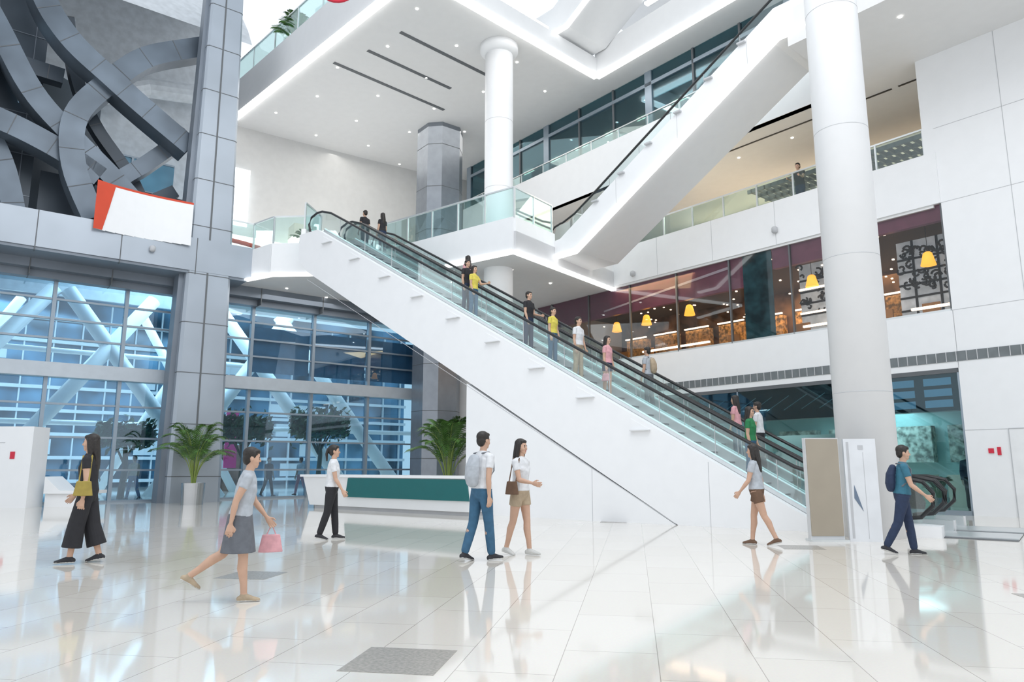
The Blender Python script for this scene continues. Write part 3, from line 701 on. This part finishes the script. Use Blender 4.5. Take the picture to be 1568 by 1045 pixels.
    for sgn,(a,bn) in zip((-1,1),arms):
        a=rad(a);e=a+rad(bn); ab=rad(arm_out)
        S=T((sgn*(cw+.004),-.002,1.352)); d1=V((sgn*math.sin(ab),math.sin(a)*math.cos(ab),-math.cos(a)*math.cos(ab)))
        d2=V((sgn*math.sin(ab)*.3,math.sin(e),-math.cos(e))).normalized()
        El=S+d1*.28; Wr=El+d2*.24
        loft([(S,.043,.048),(S.lerp(El,.5),.040,.043),(El,.034,.036)],SK)
        loft([(El,.034,.036),(El.lerp(Wr,.3),.036,.036),(Wr,.024,.02)],SK)
        ell(S,(.050,.056,.050),top)
        if sleeve>0:
            q=S.lerp(El,min(1,sleeve*1.05)); loft([(S,.050,.056),(S.lerp(q,.5),.051,.055),(q,.052,.054)],top,rnd=(sleeve>.95))
        if sleeve>1: loft([(El,.05,.052),(El.lerp(Wr,.9),.036,.036)],top,rnd=False)
        inw=V((-sgn,0,0)); inw=(inw-d2*inw.dot(d2)).normalized(); u=d2.cross(inw)*(1 if sgn>0 else -1)
        loft([(Wr,.025,.018),(Wr+d2*.04,.036,.016),(Wr+d2*.085,.038,.014)],SK,ref=u)
        for i,ln in enumerate((.055,.072,.078,.07)):
            base=Wr+d2*.082+u*(-.032+.0213*i); f1=(d2+inw*.35+u*(-.06+.04*i)).normalized(); f2=(d2*.7+inw*.75).normalized()
            loft([(base,.0088,.0088),(base+f1*ln*.5,.0082,.0082),(base+f1*ln*.5+f2*ln*.5,.0068,.0068)],SK,n=8)
        base=Wr+d2*.03+u*.03; f1=(d2*.75+u*.6+inw*.2).normalized(); f2=(d2+inw*.35).normalized()
        loft([(base,.011,.011),(base+f1*.04,.01,.01),(base+f1*.04+f2*.03,.008,.008)],SK,n=8)
        if bag and bag[0]=='hand' and bag[2]==sgn:
            c=Wr+d2*.10+V((sgn*.02,0,-.20)); loft([(c+V((0,0,.08)),.035,.1),(c-V((0,0,.12)),.05,.14)],bag[1],rnd=False)
            for yy in(-.05,.05): loft([(Wr+d2*.1,.008,.008),(c+V((0,yy,.08)),.008,.008)],bag[1],n=8)
    if bag and bag[0]=='back':
        loft([(T((0,-.16,1.00)),.11,.06),(T((0,-.17,1.08)),.13,.075),(T((0,-.17,1.22)),.13,.07),(T((0,-.145,1.34)),.10,.05)],bag[1])
        for s in(-1,1): loft([(T((s*.09,-.09,1.40)),.018,.010),(T((s*.095,.02,1.425)),.018,.010),(T((s*.10,.10,1.33)),.018,.010),(T((s*.12,.10,1.18)),.018,.010),(T((s*.15,-.02,1.06)),.018,.010)],GR)
    if bag and bag[0]=='shoulder':
        s=bag[2]; c=T((s*.22,0,.98)); loft([(c+V((0,.0,.09)),.03,.09),(c-V((0,0,.10)),.042,.12)],bag[1],rnd=False)
        loft([(T((s*.12,.05,1.41)),.01,.01),(T((s*.21,.06,1.06)),.01,.01)],bag[1],n=8); loft([(T((s*.12,-.06,1.41)),.01,.01),(T((s*.21,-.06,1.06)),.01,.01)],bag[1],n=8)
    me=bpy.data.meshes.new('raw'); me.from_pydata([tuple(v) for v in pv],[],pf)
    import bmesh
    bm=bmesh.new(); bm.from_mesh(me); bmesh.ops.recalc_face_normals(bm,faces=bm.faces); bm.to_mesh(me); bm.free()
    o=bpy.data.objects.new('raw',me); sc.collection.objects.link(o)
    md=o.modifiers.new('r','REMESH'); md.mode='VOXEL'; md.voxel_size=vox; md.adaptivity=0
    ms=o.modifiers.new('s','SMOOTH'); ms.factor=.5; ms.iterations=3
    dg=bpy.context.evaluated_depsgraph_get(); dg.update()
    m2=bpy.data.meshes.new_from_object(o.evaluated_get(dg))
    bpy.data.objects.remove(o); bpy.data.meshes.remove(me)
    tree_=BVHTree.FromPolygons([tuple(v) for v in pv],pf)
    m2.materials.clear()
    for m in mats: m2.materials.append(m)
    idx=[]
    for p in m2.polygons:
        r=tree_.find_nearest(p.center); idx.append(pm[r[2]] if r[2] is not None else 0)
    m2.polygons.foreach_set('material_index',idx); m2.polygons.foreach_set('use_smooth',[True]*len(idx))
    m2.name=name
    o=bpy.data.objects.new(name,m2); sc.collection.objects.link(o)
    s=H/1.70; o.scale=(s,s,s); o.rotation_euler=(0,0,rad(heading)); o.location=loc
    return o
# heading: 0 faces away (+Y), 90 faces -X, -90 faces +X, 180 faces camera
st=((3,2),(-3,3)); sa=((4,12),(-2,14))
person('pedestrian',(-5.68,9.95,0),105,1.69,((11,5),(-9,8)),((-6,12),(8,30)),2,BK,.4,'wide',BK,SH,'long',('shoulder',MU,-1),True)
person('pedestrian',(-2.62,7.2,0),-70,1.45,((-22,34),(8,4)),((18,20),(-24,15)),8,PL,.4,'skirt',GR,BE,'short',('hand',PK,-1),True,skirt_z=.55)
person('pedestrian',(-3.18,13.1,0),-80,1.64,((8,3),(-8,10)),((-10,15),(12,20)),2,W,.5,'pants',BK,SH,'pony',None,True)
person('pedestrian',(-.42,10.2,0),-50,1.74,((-10,10),(9,2)),((10,16),(-12,14)),3,W,.5,'pants',JE,SH,'short',('back',PL,0))
person('pedestrian',(.12,10.85,0),-125,1.66,((9,3),(-10,8)),((-12,20),(20,60)),2,W,.45,'shorts',BE,SW,'long',('shoulder',BR,1),True)
person('pedestrian',(4.02,12.2,0),60,1.64,((-16,10),(12,6)),((14,25),(-14,12)),3,PL,.45,'shorts',BR,BR,'long',None,True)
person('pedestrian',(5.72,10.9,0),-110,1.58,((10,4),(-14,14)),((-14,15),(14,35)),6,TE,.5,'pants',NV,SH,'short',('back',NV,0))
up=math.degrees(math.atan2(.795,.607)); dn=up-180
def rider(s,w,hd,**k):
    run=9.1/.577; n=int(run/.4)
    i=int(s/(run/n)); z=9.1*(i+1)/n-.03 if 0<=s<run else (0.03 if s<0 else 9.11)
    c=E((i+.5)*run/n if 0<=s<run else s,w,z)
    person('escalator_passenger',c,hd,legs=k.pop('legs',st),arms=k.pop('arms',sa),vox=.010,lean=2,**k)
rider(9.4,1.0,dn,H=1.65,top=YE,bm_=JE,hair='long',female=True,arms=((30,60),(5,15)))
rider(10.0,1.15,dn,H=1.7,top=BK,bm_=NV)
rider(11.0,2.6,up,H=1.7,top=PK,bm_=GR,hair='long',female=True)
rider(7.3,1.0,dn,H=1.72,top=BK,bm_=NV,arms=((5,70),(5,15)))
rider(6.6,1.0,dn,H=1.62,top=YE,bm_=JE,hair='bun',female=True)
rider(5.9,1.0,dn,H=1.72,top=W,bot='pants',bm_=BE)
rider(5.2,1.1,dn,H=1.6,top=PK,bot='shorts',bm_=NV,hair='long',female=True,bag=('hand',PK,1))
rider(4.6,2.6,up,H=1.7,top=PL,bm_=GR,bag=('back',BE,0))
rider(2.3,2.4,up,H=1.62,top=PK,bm_=JE,hair='long',female=True)
rider(1.9,2.8,up,H=1.7,top=W,bm_=BK)
rider(1.4,1.0,dn,H=1.68,top=GN,bm_=JE,hair='long',female=True)
rider(.1,2.6,up,H=1.7,top=W,bm_=GR)
rider(16.1,2.4,up,H=1.72,top=BK,bm_=BK)
rider(15.5,2.8,up,H=1.66,top=BK,bm_=NV,hair='long',female=True)
c=R(4.4,.62,9.6); person('gallery_visitor',c,135,1.72,st,((35,50),(30,55)),8,BK,.5,'pants',NV,SH,vox=.010)
c=R(.75,2.2,0); person('shop_visitor',c,160,1.75,st,sa,0,NV,1.2,'pants',BK,SH,vox=.010)
for k,p,t,bt in ((8.0,1.6,BK,BK),(9.6,2.0,W,PK),(2.8,1.8,BE,JE),(1.5,2.4,BK,NV)):
    c=G(k,p); person('outdoor_pedestrian',(c.x,c.y,0),random.choice((60,-120)),1.7,((18,6),(-16,14)),sa,2,t,.5,'pants',bt,SH,vox=.013)
# ---------------------------------------------------------------- lighting
w=bpy.data.worlds.new('World'); sc.world=w; w.use_nodes=True; nt=w.node_tree
bg=nt.nodes['Background']; bg.inputs['Strength'].default_value=1.0
tc=nt.nodes.new('ShaderNodeTexCoord'); sp=nt.nodes.new('ShaderNodeSeparateXYZ'); rp=nt.nodes.new('ShaderNodeValToRGB')
nt.links.new(tc.outputs['Generated'],sp.inputs[0]); nt.links.new(sp.outputs['Z'],rp.inputs[0]); nt.links.new(rp.outputs[0],bg.inputs[0])
rp.color_ramp.elements[0].position=0; rp.color_ramp.elements[0].color=(.93,.96,1,1); rp.color_ramp.elements[1].position=.6; rp.color_ramp.elements[1].color=(.86,.93,1,1)
def area(name,loc,target,size,power,col=(1,1,1),sy=None):
    l=bpy.data.lights.new(name,'AREA'); l.energy=power; l.size=size; l.color=col
    if sy: l.shape='RECTANGLE'; l.size_y=sy
    o=bpy.data.objects.new(name,l); o.location=loc; d=V(target)-V(loc); o.rotation_euler=d.to_track_quat('-Z','Y').to_euler(); sc.collection.objects.link(o)
area('atrium_fill',(2,6,21),(2,18,0),12,1500)  # unseen area light added overhead in place of skylight
c=R(8,3,12.7); area('gallery_lamp',c,c-V((0,0,1)),8,220,(1,.9,.76),3)
c=R(8,3,8.3); area('restaurant_lamp',c,c-V((0,0,1)),10,330,(1,.68,.34),3)
c=R(5,2.5,3.1); area('shop_lamp',c,c-V((0,0,1)),6,220,(.9,1,1),2)
c=E(18,4,8.2); area('lobby_lamp',c,c-V((0,0,1)),8,140,(1,1,1),4)
c=C(8,6,17.2); area('ceiling_lamp',c,c-V((0,0,1)),10,260,(1,.97,.92),8)
c=G(4,9,12); area('exterior_fill',c,c-V((0,0,1)),20,3400,(.9,.96,1),6)  # unseen area light added to brighten the steel outside the glass
# ---------------------------------------------------------------- camera
cam=bpy.data.cameras.new('Camera'); cam.sensor_width=36; cam.lens=25.58; cam.clip_end=300
co=bpy.data.objects.new('Camera',cam); co.location=(0,0,1.25); co.rotation_euler=(math.radians(99.83),0,0); sc.collection.objects.link(co); sc.camera=co
